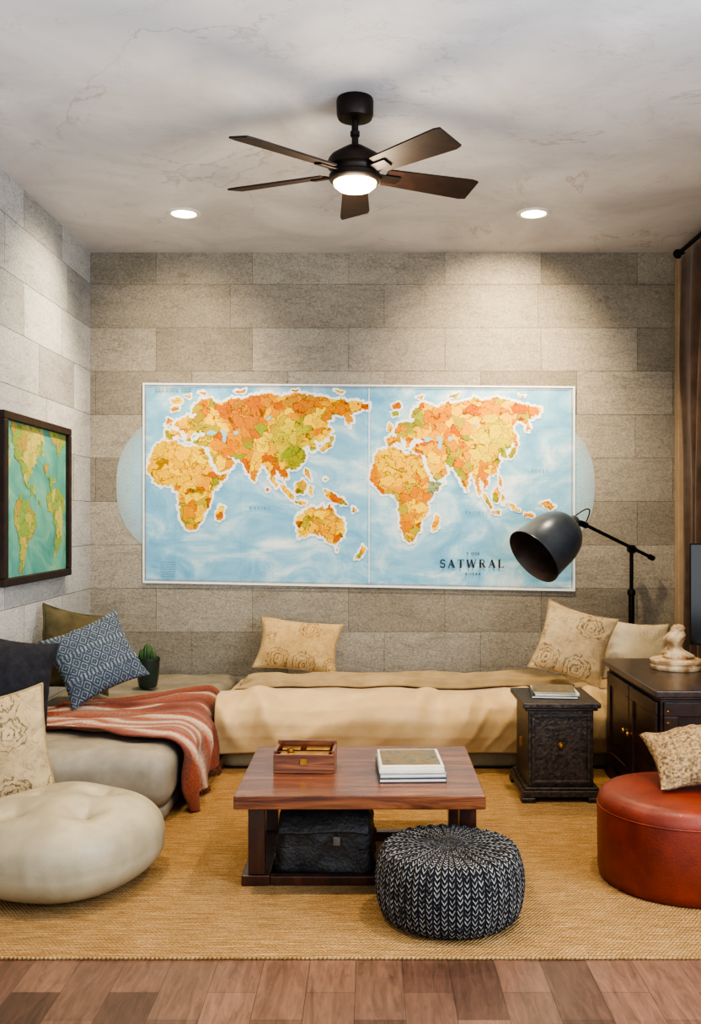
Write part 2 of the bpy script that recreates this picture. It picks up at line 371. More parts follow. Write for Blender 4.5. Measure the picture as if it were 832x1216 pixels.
def cushion(name,label,w,h,t,mat,xy,sup,yaw=0,tilt=15,roll=0,pinch=.1,seed=1,piping=None,wr=1.0,group=None):
    n=36; v=[];f=[]; idx={}
    def vert(i,j,s):
        b=i in(0,n) or j in(0,n); key=(i,j,0 if b else s)
        if key in idx: return idx[key]
        u=math.sin((2*i/n-1)*math.pi/2)*.6+(2*i/n-1)*.4; q=math.sin((2*j/n-1)*math.pi/2)*.6+(2*j/n-1)*.4
        x=w/2*u*(1-pinch*(1-q*q)*u*u); z=h/2*q*(1-pinch*(1-u*u)*q*q)
        puff=(max(0,(1-u*u)*(1-q*q)))**.5
        edge=1-puff
        wrn=fn((x,s*.3,z),9,seed)*.016*wr*(.35+edge)*(puff>0)
        ang=math.atan2(z,x); wrn+=.007*wr*math.sin(ang*14+seed*2)*(puff**.5)*edge
        y=-s*(t/2*puff+wrn*min(1,puff*4))
        idx[key]=len(v); v.append((x,y,z)); return idx[key]
    for s in (1,-1):
        for i in range(n):
            for j in range(n):
                q=(vert(i,j,s),vert(i+1,j,s),vert(i+1,j+1,s),vert(i,j+1,s)); f.append(q if s>0 else q[::-1])
    R0=RM((0,0,0),yaw,tilt,roll); zm=min((R0@Vector(p)).z for p in v)
    e=thing(name,label,'pillow',M=RM((xy[0],xy[1],sup-zm),yaw,tilt,roll),group=group)
    b=mk('cushion_cover',v,f,mat,e)
    if piping:
        pts=[]
        for i in range(n+1): pts.append(v[idx[(i,0,0)]])
        for j in range(1,n+1): pts.append(v[idx[(n,j,0)]])
        for i in range(n-1,-1,-1): pts.append(v[idx[(i,n,0)]])
        for j in range(n-1,-1,-1): pts.append(v[idx[(0,j,0)]])
        tube('piping',pts,.0045,piping,e,8)
    return e
# ---------------- room
def struct(o): o['kind']='structure'; return o
XL,XR,YB,ZC=-1.69,1.86,5.84,2.8
struct(box('floor',XL-.1,XR+.1,-.6,YB+.1,-.11,-.008,M_floor,bev=0))
struct(box('ceiling',XL-.1,XR+.1,-.6,YB+.1,ZC,ZC+.1,M_ceil,bev=0))
struct(box('wall_back',XL-.1,XR+.1,YB,YB+.1,-.008,ZC,M_wall,bev=0))
struct(box('wall_left',XL-.1,XL,-.6,YB,-.008,ZC,M_wallL,bev=0))
struct(box('wall_right',XR,XR+.1,-.6,YB,-.008,ZC,M_casing,bev=0))
struct(box('trim_1',1.83,XR,5.76,YB,-.008,ZC,M_casing,bev=.004))
fin(box('area_rug',-1.62,1.80,2.645,4.635,-.008,0,M_rug,bev=.003),'flat woven tan jute rug on the plank floor','rug')
for x in (-.98,.854):
    e=thing('recessed_downlight','round recessed ceiling downlight with a glowing lens','light',(x,5.08,ZC),group='recessed ceiling downlights')
    lathe('trim_ring',[(.062,-.001),(.066,-.008),(.083,-.008),(.09,-.0005)],M_trimw,e,48)
    lathe('lens',[(0,-.003),(.063,-.003)],M_down,e,40)
# ---------------- wall painting + map
def inside(p,pts):
    x,y=p; c=False; n=len(pts); j=n-1
    for i in range(n):
        xi,yi=pts[i]; xj,yj=pts[j]
        if (yi>y)!=(yj>y) and x<(xj-xi)*(y-yi)/(yj-yi)+xi: c=not c
        j=i
    return c
def filled(pts):
    n=len(pts)
    r=geometry.delaunay_2d_cdt([Vector(p) for p in pts],[(i,(i+1)%n) for i in range(n)],[],0,1e-5,False)
    P=[(p.x,p.y) for p in r[0]]; T=[]
    for t in r[2]:
        t=tuple(t); cx=sum(P[i][0] for i in t)/3; cy=sum(P[i][1] for i in t)/3
        if inside((cx,cy),pts):
            (a,b),(c,d),(e_,g_)=[P[i] for i in t]
            T.append(t if (c-a)*(g_-b)-(d-b)*(e_-a)<0 else t[::-1])
    return P,T
def rough_poly(pts,amp,step,seed):
    out=[]
    for i,p in enumerate(pts):
        q=pts[(i+1)%len(pts)]; L=math.dist(p,q); k=max(1,int(L/step))
        for a in range(k):
            t=a/k; x=p[0]+(q[0]-p[0])*t; y=p[1]+(q[1]-p[1])*t
            dx=amp*noise.noise(Vector((x*.33,y*.33,seed)))+amp*.45*noise.noise(Vector((x*.9,y*.9,seed+3)))
            dy=amp*noise.noise(Vector((x*.33,y*.33,seed+9)))+amp*.45*noise.noise(Vector((x*.9,y*.9,seed+13)))
            out.append((x+dx,y+dy))
    return out
EU=[(198,522),(197,514),(205,510),(212,513),(208,503),(216,497),(224,494),(230,497),(234,492),(228,490),(230,483),(240,475),(250,472),(255,477),(266,478),(275,472),(290,473),(300,469),(318,466),(335,470),(350,465),(372,468),(392,471),(415,474),(437,477),(439,482),(428,487),(415,490),(420,497),(414,505),(408,493),(396,492),(388,500),(394,510),(388,519),(380,524),(372,522),(376,532),(370,534),(366,528),(360,531),(364,540),(358,550),(350,556),(340,556),(342,564),(338,570),(332,562),(328,557),(326,566),(330,575),(327,578),(320,565),(316,553),(310,551),(306,560),(303,572),(297,566),(291,553),(284,545),(276,544),(270,541),(278,549),(274,556),(262,562),(256,554),(250,540),(248,531),(238,530),(230,527),(236,519),(246,516),(240,512),(230,515),(226,523),(222,524),(222,516),(214,510),(216,521),(209,517),(204,523)]
AF=[(183,532),(192,526),(205,524),(214,527),(222,531),(232,531),(243,533),(247,546),(254,560),(262,564),(272,563),(262,574),(252,584),(252,596),(244,608),(240,621),(230,631),(221,630),(216,616),(213,600),(212,588),(206,578),(193,578),(183,572),(176,560),(178,545)]
SM=[[(262,600),(267,603),(264,616),(258,619),(257,610)],[(332,574),(338,576),(350,590),(347,593),(338,584)],[(350,594),(364,595),(363,599),(351,597)],[(350,574),(360,568),(365,575),(360,586),(352,584)],[(368,575),(372,578),(370,588),(367,582)],[(362,555),(367,558),(369,569),(363,563)],[(386,524),(393,522),(390,515),(397,517),(393,529),(383,535),(380,532)],[(200,496),(205,499),(204,506),(198,505)],[(203,484),(212,482),(213,487),(205,489)],[(278,465),(293,461),(289,467)],[(203,475),(214,472),(217,478),(207,480)],[(236,466),(246,464),(243,469)],[(398,462),(410,463),(404,466)],[(316,578),(319,580),(317,585)],[(345,462),(356,461),(352,465)],[(220,470),(227,468),(225,473)]]
AU=[[(352,622),(352,612),(362,606),(370,600),(377,602),(382,598),(387,604),(391,597),(396,607),(406,617),(411,628),(404,640),(397,645),(387,640),(380,633),(368,634),(356,637)],[(384,580),(393,582),(407,592),(413,598),(400,596),(388,589)],[(430,645),(435,650),(427,660),(420,663),(426,654)],[(398,649),(402,650),(400,654)],[(384,565),(390,567),(386,570)],[(418,600),(424,604),(420,606)]]
def h2(p):
    x,y=p; xx=441+(x-177)*.90 if x<300 else 551.7+(x-300)*.645
    return (xx,468+(y-465)*1.035)
R2=[[(600,590),(610,595),(618,602),(612,602)],[(640,592),(650,590),(658,596),(652,600)],[(655,640),(664,642),(668,650),(660,648)],[(622,604),(634,606),(633,609),(622,608)]]
lands=[EU,AF]+SM+AU+[[h2(p) for p in q] for q in [EU,AF]+SM[:13]]+R2
LK=[[(262,512),(267,510),(270,516),(268,526),(264,524),(265,518)],[(246,513),(252,511),(258,514),(252,517),(246,517)],[(278,512),(282,511),(283,515),(279,516)],[(316,497),(322,492),(323,494),(318,499)]]
e=thing('wall_mural','pale blue painted oval on the stone wall behind the map','wall painting',(mx(422),YB,mz(690)),world=True)
v=[];K=96
for j in range(K):
    a=2*math.pi*j/K; cx,cy,rx,ry=422,577,284,122
    ce=math.copysign(abs(math.cos(a))**.62,math.cos(a)); se=math.copysign(abs(math.sin(a))**.8,math.sin(a))
    v.append((mx(cx+rx*ce),YB-.002,mz(cy-ry*se*.92)))
mk('paint',v,[tuple(range(K))[::-1]],M_halo,e,False)
wm=thing('world_map_poster','large wide world map poster with twin hemispheres on stone wall','map',(mx(426),YB,mz(700)),world=True)
def skew(px,py):
    t=(px-170)/512; top=455+4*t; bot=692+10*t
    return (px, top+(bot-top)*(py-455)/240)
nx=128;nz=20;v=[];f=[]
def yb(px,base=.008): return YB-base-.0016*math.exp(-((px-438)/3)**2)
for i in range(nx+1):
    for j in range(nz+1):
        px=170+512*i/nx; X,Y=skew(px,455+240*j/nz); v.append((mx(X),yb(X),mz(Y)))
for i in range(nx):
    for j in range(nz): a=i*(nz+1)+j; f.append((a,a+1,a+nz+2,a+nz+1))
mk('map_sheet',v,f,M_sea,wm,True)
lv=[];lf=[];hv=[];hf=[];hc=0
for k,pl in enumerate(lands):
    big=len(pl)>12
    pts=rough_poly(pl,3.2 if big else 1.7,1.3,k*1.7)
    pts=[(min(678,max(173,p[0])),p[1]) for p in pts]
    P2,T2=filled(pts); o=len(lv)
    lv+=[(mx(x),YB-.0124-.00003*k,mz(skew(x,y)[1])) for x,y in P2]; lf+=[tuple(i+o for i in t) for t in T2]
    for (x,y) in pts:
        r=(2.9 if big else 2.1)+2.4*noise.noise(Vector((x*.25,y*.25,3)))
        X=min(679-r,max(173+r,x)); o=len(hv); hc+=1
        yo=YB-.0100-.0016*((hc*37)%101)/101
        hv+=[(mx(X+r*math.cos(-a*math.pi/4)),yo,mz(skew(X,y+r*math.sin(-a*math.pi/4))[1])) for a in range(8)]; hf.append(tuple(range(o,o+8)))
mk('coast_outline',hv,hf,M_white,wm,False)
mk('land_masses',lv,lf,M_land,wm,False)
M_lake=nmat('inland_water','8cc0da','9ccbe0',20,.6)
for k,pl in enumerate(LK+[[h2(p) for p in q] for q in LK]):
    P2,T2=filled(rough_poly(pl,1.2,1.5,k*1.3))
    mk('inland_sea',[(mx(x),YB-.0142,mz(skew(x,y)[1])) for x,y in P2],T2,M_lake,wm,False)
def strip(name,edges,mat,par,dy):
    v=[];f=[]
    for (x0,y0,x1,y1,w) in edges:
        o=len(v); n=24
        hor=abs(x1-x0)>abs(y1-y0)
        for i in range(n+1):
            t=i/n; x=x0+(x1-x0)*t; y=y0+(y1-y0)*t
            a=(x,y-w/2) if hor else (x-w/2,y); b=(x,y+w/2) if hor else (x+w/2,y)
            for q in (a,b): v.append((mx(q[0]),YB-.0124-dy,mz(skew(*q)[1])))
        for i in range(n): f.append((o+2*i,o+2*i+1,o+2*i+3,o+2*i+2))
    return mk(name,v,f,mat,par,False)
strip('margin',[(172,456,680,456,2.0),(172,693.8,680,693.8,2.4),(171,455,171,695,2.0),(681,455,681,695,2.0)],M_white,wm,.0020)
strip('fold_line',[(438,459,438,690,1.0)],M_white,wm,.0016)
strip('border_line',[(175,458.5,676,458.5,.8),(175,691,676,691,.8),(173.5,458,173.5,691,.8),(678,458,678,691,.8)],M_border,wm,.0025)
def text(s,px,py,hpx,mat,par,space=1.0,bold=0.0,dy=.0155,sx=1.0):
    cu=bpy.data.curves.new('t','FONT'); cu.body=s; cu.size=1; cu.align_x='CENTER'; cu.space_character=space; cu.offset=bold
    to=bpy.data.objects.new('t',cu); C.objects.link(to); bpy.context.view_layer.update()
    me=bpy.data.meshes.new_from_object(to.evaluated_get(bpy.context.evaluated_depsgraph_get()))
    bpy.data.objects.remove(to)
    k=hpx/.7*5.84/F
    vs=[(mx(px)+p.co.x*k*sx,YB-dy,mz(py)+p.co.y*k) for p in me.vertices]
    fs=[tuple(p.vertices) for p in me.polygons]
    return mk('lettering',vs,fs,mat,par,False)
def arc(cx,cy,rx,ry,a0,a1,n=14): return [(cx+rx*math.cos(math.radians(a0+(a1-a0)*i/n)),cy+ry*math.sin(math.radians(a0+(a1-a0)*i/n))) for i in range(n+1)]
TK,TN,SF=.21,.08,.06
GL={'A':(.92,[([(.10,0),(.45,1)],TN),([(.42,1),(.78,0)],TK),([(.22,.34),(.66,.34)],TN),([(0,.025),(.24,.025)],SF),([(.62,.025),(.94,.025)],SF)]),
'T':(.84,[([(.42,0),(.42,1)],TK),([(.03,.965),(.81,.965)],TN),([(.045,.76),(.045,.99)],SF),([(.795,.76),(.795,.99)],SF),([(.26,.025),(.58,.025)],SF)]),
'W':(1.28,[([(.10,1),(.36,0)],TK),([(.36,0),(.62,1)],TN),([(.62,1),(.88,0)],TK),([(.88,0),(1.14,1)],TN),([(0,.975),(.26,.975)],SF),([(.5,.975),(.76,.975)],SF),([(1.02,.975),(1.28,.975)],SF)]),
'R':(.88,[([(.18,0),(.18,1)],TK),([(.18,.965)]+arc(.42,.74,.24,.225,90,-90)+[(.18,.515)],.10),([(.42,.5),(.72,.02)],TK),([(.02,.025),(.36,.025)],SF),([(.02,.975),(.3,.975)],SF),([(.62,.025),(.9,.025)],SF)]),
'L':(.78,[([(.18,0),(.18,1)],TK),([(.05,.035),(.72,.035)],TN),([(.70,.02),(.70,.28)],SF),([(.02,.975),(.36,.975)],SF)]),
'S':(.68,[(arc(.33,.745,.24,.22,35,270)+arc(.33,.27,.26,.235,90,-145),.14),([(.585,.72),(.585,.98)],SF),([(.065,.02),(.065,.3)],SF)])}
def serif(s,px,py,hpx,sp,mat,par):
    k=hpx*5.84/F; tot=sum(GL[c][0] for c in s)+sp*(len(s)-1); x=-tot/2; v=[];f=[]; n_=0
    for c in s:
        w_,st_=GL[c]
        for pts,wd in st_:
            for (a,b) in zip(pts,pts[1:]):
                A_=Vector(a); B_=Vector(b); d=(B_-A_).normalized(); nn=Vector((-d.y,d.x))*wd/2
                e2=d*wd*.15 if len(pts)>2 else d*0
                o=len(v); n_+=1
                for q in (A_-e2+nn,B_+e2+nn,B_+e2-nn,A_-e2-nn): v.append((mx(px)+(x+q.x)*k,YB-.0155-.00001*n_,mz(py)+q.y*k))
                f.append((o+3,o+2,o+1,o)[::-1])
        x+=w_+sp
    return mk('title_lettering',v,f,mat,par,False)
serif('SATWRAL',560,674,9.6,.27,M_ink,wm)
text('T OSE',561,659,3.4,M_ink,wm,1.3,.01)
text('BISEAR',561,683,3,M_ink,wm,1.5,.01)
M_ink2=nmat('map_blue_print','47718f','3d6280',20,.6)
text('BAFIEC',309,605,3.4,M_ink2,wm,1.8)
text('PACIFUC',566,610,3,M_ink2,wm,1.8)
text('OCEAN',640,560,2.6,M_ink2,wm,2)
for i in range(7): text('lorem mia terae dolan'[i:i+14],200,668+i*2.8,1.8,M_ink2,wm,1.1)
for i in range(2): text('CARTE MONDIAL TERRAE',206,463.5+i*3,2.2,M_ink,wm,1.2)
# ---------------- framed map on left wall
fr=thing('framed_map','dark wood framed green map picture on pale block wall','picture',(XL,4.86,.88),world=True)
y0,y1,z0,z1=4.37,5.35,.885,1.69; fw=.038
x0,x1=XL+.002,XL+.04
boxes('frame',[(x0,x1,y0,y1,z0,z0+fw),(x0,x1,y0,y1,z1-fw,z1),(x0,x1,y0,y0+fw*1.3,z0+fw,z1-fw),(x0,x1,y1-fw,y1,z0+fw,z1-fw)],M_frame,fr,.005)
box('picture_sheet',x0,XL+.018,y0+fw-.003,y1-fw+.003,z0+fw-.003,z1-fw+.003,M_seaP,fr,0)
PS=[[(.10,.02),(.22,.0),(.5,.0),(.62,.05),(.56,.10),(.63,.15),(.55,.20),(.50,.19),(.46,.27),(.40,.29),(.42,.35),(.36,.33),(.36,.39),(.43,.41),(.48,.46),(.42,.46),(.30,.39),(.24,.28),(.16,.22),(.12,.12)],
 [(.70,.0),(.98,.0),(.98,.09),(.90,.11),(.86,.17),(.80,.10),(.74,.07)],[(.0,.06),(.06,.1),(.07,.3),(.03,.42),(0,.44)],
 [(.16,.52),(.24,.47),(.33,.50),(.38,.55),(.48,.60),(.50,.65),(.44,.72),(.38,.77),(.34,.84),(.29,.88),(.27,.97),(.23,.99),(.22,.88),(.23,.76),(.18,.68),(.13,.60)],
 [(.64,.50),(.68,.43),(.76,.40),(.88,.42),(.94,.48),(.99,.53),(.95,.60),(.92,.66),(.92,.74),(.87,.84),(.81,.88),(.79,.78),(.80,.68),(.76,.60),(.68,.58)],[(.0,.7),(.05,.74),(.04,.9),(0,.94)],[(.60,.26),(.66,.24),(.68,.30),(.62,.33)],[(.50,.50),(.54,.49),(.54,.53)],[(.95,.74),(.97,.76),(.95,.82)],[(.68,.34),(.74,.33),(.80,.36),(.72,.38)]]
lv=[];lf=[]
for k,pl in enumerate(PS):
    pts=[(max(0,min(1,x/100)),max(0,min(1,y/100))) for x,y in rough_poly([(a*100,b*100) for a,b in pl],5,1.5,k*2.3)]
    P2,T2=filled(pts)
    o=len(lv); lv+=[(XL+.0195+.00002*k,y0+fw+(y1-y0-2*fw)*a,z1-fw-(z1-z0-2*fw)*b) for a,b in P2]; lf+=[tuple(i+o for i in t) for t in T2]
mk('land_print',lv,lf,M_landP,fr,False)
# ---------------- ceiling fan
FX,FY=-.06,3.70
fan=thing('ceiling_fan','dark bronze five blade ceiling fan with a lit lamp','fan',(FX,FY,ZC))
lathe('canopy',[(0,0),(.068,0),(.071,-.010),(.070,-.062),(.064,-.076),(.03,-.082),(0,-.082)],M_fan,fan)
lathe('downrod',[(.013,-.07),(.013,-.12),(.018,-.125),(.018,-.142),(.013,-.147),(.013,-.18),(.028,-.185),(.032,-.20)],M_fan,fan,24)
lathe('motor_housing',[(0,-.178),(.034,-.183),(.058,-.198),(.093,-.22),(.104,-.237),(.104,-.262),(.096,-.269),(.092,-.275),(.092,-.288),(.099,-.293),(.099,-.310),(.092,-.317),(.082,-.32),(0,-.318)],M_fan,fan)
lathe('lamp_glass',[(.083,-.319),(.080,-.331),(.063,-.345),(.035,-.352),(0,-.354)],M_glass,fan)
for a,R in ((91,.53),(23,.505),(-46,.485),(-139,.53),(158,.525)):
    Mb=Matrix.Rotation(math.radians(a),4,'Z')@Matrix.Translation((0,0,-.281))@Matrix.Rotation(math.radians(-15),4,'X')
    v=[];f=[];n=14
    for s in (1,-1):
        for i in range(n+1):
            t=i/n; x=.125+(R-.125)*t; hw=.048+.018*t
            if t>.93: hw*=1-.12*(t-.93)/.07
            for q in (-1,-.5,0,.5,1): v.append(tuple(Mb@Vector((x,q*hw,s*.0035))))
    m_=(n+1)*5
    for i in range(n):
        for j in range(4):
            a0=i*5+j; f.append((a0,a0+5,a0+6,a0+1)); b0=m_+a0; f.append((b0,b0+1,b0+6,b0+5))
    for i in range(n):
        f.append((i*5,m_+i*5,m_+i*5+5,i*5+5)); f.append((i*5+4,i*5+9,m_+i*5+9,m_+i*5+4))
    for j in range(4):
        f.append((j,j+1,m_+j+1,m_+j)); a0=n*5+j; f.append((a0,m_+a0,m_+a0+1,a0+1))
    mk('blade',v,f,M_blade,fan,False)
    box('blade_bracket',.085,.18,-.022,.022,-.011,-.004,M_fan,fan,.002,M=Mb)
# ---------------- curtain & rod
def curtain(name,ya,yb_,label):
    nu=220;nv=60;v=[];f=[]
    for i in range(nu+1):
        for j in range(nv+1):
            t=i/nu; z=.02+(2.70-.02)*j/nv
            amp=.024*(.7+.9*noise.noise(Vector((t*4,z*.6,2))))
            ph=t*2*math.pi*5+3.4*noise.noise(Vector((t*2.5,z*.8,0)))
            x=1.785+amp*math.sin(ph)+.014*noise.noise(Vector((t*6,z*1.6,5)))
            v.append((x,ya+(yb_-ya)*t+.02*noise.noise(Vector((0,z*1.2,t)))*(t>.5),z))
    for i in range(nu):
        for j in range(nv): a=i*(nv+1)+j; f.append((a,a+1,a+nv+2,a+nv+1))
    o=mk(name,v,f,M_curtain); md=o.modifiers.new('s','SOLIDIFY'); md.thickness=.003
    return fin(o,label,'curtain')
curtain('window_curtain',4.75,5.55,'soft brown fabric curtain hanging from a dark rod')
rod=thing('curtain_rod','dark metal curtain rod fixed near the ceiling','curtain rod',(1.785,5.0,2.73),world=True)
tube('rod',[(1.785,2.8,2.735),(1.785,5.62,2.735)],.013,M_black,rod)
lathe('finial',[(0,-.03),(.02,-.02),(.028,0),(.02,.02),(0,.03)],M_black,rod,20,M=Matrix.Translation((1.785,5.63,2.735))@Matrix.Rotation(math.pi/2,4,'X'))
box('bracket',1.78,1.86,5.56,5.58,2.71,2.725,M_black,rod,.002)
# ---------------- daybed
bed=thing('daybed','low khaki upholstered daybed against the stone wall','daybed',(.49,5.15,-.008),world=True)
softbox('mattress',-.735,1.72,4.66,5.62,.10,.25,.05,M_base,bed,(70,30,10),.008,disp=lambda p,u:(p.x,p.y+.004*fn(p,5,2),p.z))
softbox('base',-.72,1.70,4.68,5.60,-.008,.10,.02,M_base,bed,(40,20,6))
path=[(5.56,.275),(5.2,.287),(4.95,.296),(4.82,.296),(4.73,.286),(4.665,.258),(4.632,.210),(4.625,.16),(4.630,.12),(4.636,.095),(4.640,.075)]
PL=[0]
for a,b in zip(path,path[1:]): PL.append(PL[-1]+math.dist(a,b))
def pp(s):
    s=max(0,min(1,s))*PL[-1]
    for i in range(len(PL)-1):
        if s<=PL[i+1]+1e-9:
            t=(s-PL[i])/(PL[i+1]-PL[i]); return [path[i][k]+(path[i+1][k]-path[i][k])*t for k in (0,1)]
    return list(path[-1])
def ridge(p,k=2.2): return max(0,1-abs(noise.noise(p))*k)
def sr(p,k=2.2):
    r=ridge(p,k); return r*r*(3-2*r)
def duvpt(x,s):
    y,z=pp(s); (ya,za)=pp(s-.04); (yb2,zb)=pp(s+.04)
    nrm=Vector((0,(zb-za),-(yb2-ya)))
    nrm=Vector((0,-abs(nrm.y),abs(nrm.z))) if s>.3 else nrm
    nrm.normalize()
    front=max(0,min(1,(s-.55)/.22)); front=front*front*(3-2*front)
    wx=x+.16*noise.noise(Vector((x*1.3,s*2.0,11))); ws=s+.12*noise.noise(Vector((x*1.1,s*2.2,17)))
    a1=sr(Vector((wx*1.9+ws*1.3,ws*1.5,0)),2.0)
    a2=sr(Vector((wx*4.2-ws*3.0,ws*1.7,5)),2.4)
    a3=sr(Vector((wx*8.0+ws*3.5,ws*2.4,9)),2.6)
    d=.034*a1+.024*a2*(.25+.75*front)+.008*a3*(.3+.7*front)
    for (cx,cs,n_,rad) in ((.40,.50,10,.75),(-.45,.48,8,.65),(1.1,.52,8,.6)):
        dx=x-cx; ds=(s-cs)*1.35; r=math.hypot(dx,ds); an=math.atan2(ds,dx)
        if ds>0: d+=.022*math.sin(an*n_+2.0*noise.noise(Vector((x*2,s*2,cx))))*math.exp(-((r-.32)/(rad*.45))**2)*min(1,ds/.12)*(.3+.7*front)
    d*=(.45+.85*front)
    d+=.050*math.exp(-((s-.74)/.13)**2)
    d+=.014*noise.noise(Vector((x*2.0,s*1.3,4)))*(1+front)
    d=max(.001,d+.008)
    hem=max(0,(s-.86)/.14)
    d*=1-.7*hem
    zz=z+nrm.z*d*.62+hem*.025*noise.noise(Vector((x*1.8,0,8)))
    yy=y+nrm.y*d
    en=min(1,(x+.735)/.10)
    if en<1: zz-=.012*(1-en)**2*(1-front)
    return yy,zz
def duvet():
    nu=360;nv=130;v=[];f=[]
    for i in range(nu+1):
        x=-.745+(1.715+.745)*i/nu
        for j in range(nv+1):
            s=j/nv; yy,zz=duvpt(x,s)
            v.append((x,yy,zz))
    for i in range(nu):
        for j in range(nv): a=i*(nv+1)+j; f.append((a,a+nv+1,a+nv+2,a+1))
    o=mk('satin_duvet',v,f,M_satin); md=o.modifiers.new('s','SOLIDIFY'); md.thickness=.005; md.offset=1
    return fin(o,'soft gathered champagne cover draped over the daybed','bedding')
duvet()
def blanket():
    nu=220;nv=60;v=[];f=[]
    for i in range(nu+1):
        t=i/nu
        for j in range(nv+1):
            q=j/nv
            sa=.12+.03*noise.noise(Vector((t*2.5,1,0))); sb=.42+.09*noise.noise(Vector((t*2.4,2,0)))
            if t<.2: sb+=.14*(1-t/.2)**1.5
            if t>.6: sa-=.04*(t-.6)/.4
            s=sa+(sb-sa)*q
            x=-.70+1.72*t+.05*noise.noise(Vector((0,q*2,t*2)))+(.06*q if t>.9 else 0)
            yy,_=duvpt(x,s)
            zz=max(duvpt(x+a_,s+b_)[1] for a_ in (-.03,0,.03) for b_ in (-.02,0,.02))
            e_=min(1,min(t,1-t)/.03,min(q,1-q)/.07); e_=e_*e_*(3-2*e_)
            r=.020*sr(Vector((x*1.6+s*4,s*7,3)))+.009*sr(Vector((x*3.4,s*12,7)))
            lift=.006+e_*(.014+r)
            v.append((x,yy,zz+lift+.004))
    for i in range(nu):
        for j in range(nv): a=i*(nv+1)+j; f.append((a,a+nv+1,a+nv+2,a+1))
    o=mk('loose_blanket',v,f,M_blanket); md=o.modifiers.new('s','SOLIDIFY'); md.thickness=.009; md.offset=1
    return fin(o,'loose sand cotton blanket laid along the daybed','blanket')
blanket()
cushion('throw_pillow','beige botanical print pillow leaning on the stone wall',.48,.33,.15,M_print2,(-.415,5.57),.305,2,34,7,.12,3,piping=M_blanket)
cushion('throw_pillow','beige emblem print pillow standing on its corner by another pillow',.37,.39,.13,M_print,(1.05,5.02),.335,-8,26,17,.12,4,piping=M_blanket)
cushion('throw_pillow','ivory faintly printed pillow beside the floor lamp',.40,.33,.14,M_ivory,(1.41,5.14),.325,10,24,6,.12,5,piping=M_blanket)
# ---------------- sofa
sofa=thing('chaise_sofa','low plump greige leather sofa along the pale block wall','sofa',(-1.23,4.8,0),world=True)
def sd(p,u): return (p.x+.006*fn(p,3,5)*(abs(u.z)<.99),p.y,p.z+(.008*fn(p,2.8,1)-.006*sr(Vector((p.x*3,p.y*3.5,1)),6))*(u.z>0))
softbox('seat_cushion',-1.68,-.79,3.78,4.78,.05,.275,.072,M_leather,sofa,(60,66,16),.010,sd)
softbox('seat_cushion',-1.68,-.79,4.79,5.82,.05,.268,.065,M_leather,sofa,(50,56,16),.006,sd)
softbox('base',-1.66,-.81,3.82,5.80,0,.06,.02,M_leather,sofa,(20,40,4))
def throw():
    nu=130;nv=140;v=[];f=[];uv=[]
    xa=-1.48; RA=.085; flat=(-.765-RA)-xa; arc_=RA*math.pi/2
    for i in range(nu+1):
        u=i/nu
        hang=.210-.085*u*u+.012*math.sin(u*21)
        tot=flat+arc_+hang
        for j in range(nv+1):
            s=j/nv*tot; w=min(1,s/flat)
            ya=4.09-.13*w+.03*math.sin(w*5); yb2=4.55+.50*w**.8+.03*math.sin(w*7+1)
            y=ya+(yb2-ya)*u
            fold=max(0,math.sin(u*26+4*noise.noise(Vector((s*2.2,u*2,0)))))
            d=.014*fold+.013*ridge(Vector((s*3,u*4,2)))
            if s<flat: x=xa+s; z=.300; nx_,nz_=0,1
            elif s<flat+arc_:
                a=(s-flat)/RA; x=xa+flat+RA*math.sin(a); z=.300-RA+RA*math.cos(a); nx_,nz_=math.sin(a),math.cos(a)
            else: x=-.765; z=.300-RA-(s-flat-arc_); nx_,nz_=1,0
            d2=d*(1+1.4*(nx_))
            if nx_>0 and y>4.55: d2=min(d2,.003)
            v.append((x+nx_*d2-(.004*nx_ if y>4.55 else 0),y,z+nz_*d)); uv.append((u,s))
    for i in range(nu):
        for j in range(nv): a=i*(nv+1)+j; f.append((a,a+nv+1,a+nv+2,a+1))
    e=thing('throw_blanket','dusty coral wool throw with fine pale stripes draped over the sofa','blanket',(-1.1,4.5,.28),world=True)
    o=mk('cloth',v,f,M_throw,e,True,uv); md=o.modifiers.new('s','SOLIDIFY'); md.thickness=.007; md.offset=1
    fv=[];ff=[]
    for i in range(0,nu+1):
        p=Vector(v[i*(nv+1)+nv])
        for k in range(2):
            q=p+Vector((.003,k*.004,.004)); l=.036+.016*random.random(); dx=random.uniform(-.004,.008); dy=random.uniform(-.006,.006); o_=len(fv)
            a=Vector((0,.0018,0)); b=Vector((.0018,0,0))
            for c_ in (a,b,-a,-b): fv.append(tuple(q+c_))
            for c_ in (a,b,-a,-b): fv.append(tuple(q+c_+Vector((dx,dy,-max(.004,min(l,q.z-.006))))))
            for m in range(4): ff.append((o_+m,o_+(m+1)%4,o_+4+(m+1)%4,o_+4+m))
    fo=mk('fringe',fv,ff,M_throw,e,False); fo['kind']='stuff'
throw()
cushion('throw_pillow','olive linen pillow propped against the pale block wall',.40,.42,.14,M_olive,(-1.50,4.93),.285,48,16,14,.1,6,piping=M_olive)
cushion('throw_pillow','muted blue grey finely patterned pillow leaning on an olive pillow',.40,.37,.14,M_blue,(-1.31,4.60),.312,24,26,-22,.12,7)
cushion('throw_pillow','plain charcoal wool pillow on the greige sofa',.35,.38,.14,M_plaid,(-1.515,4.09),.292,34,14,12,.1,8)
cushion('throw_pillow','cream emblem print pillow wedged beside the round floor cushion',.42,.50,.12,M_print,(-1.43,3.69),.001,14,5,-9,.1,9,piping=M_blanket)
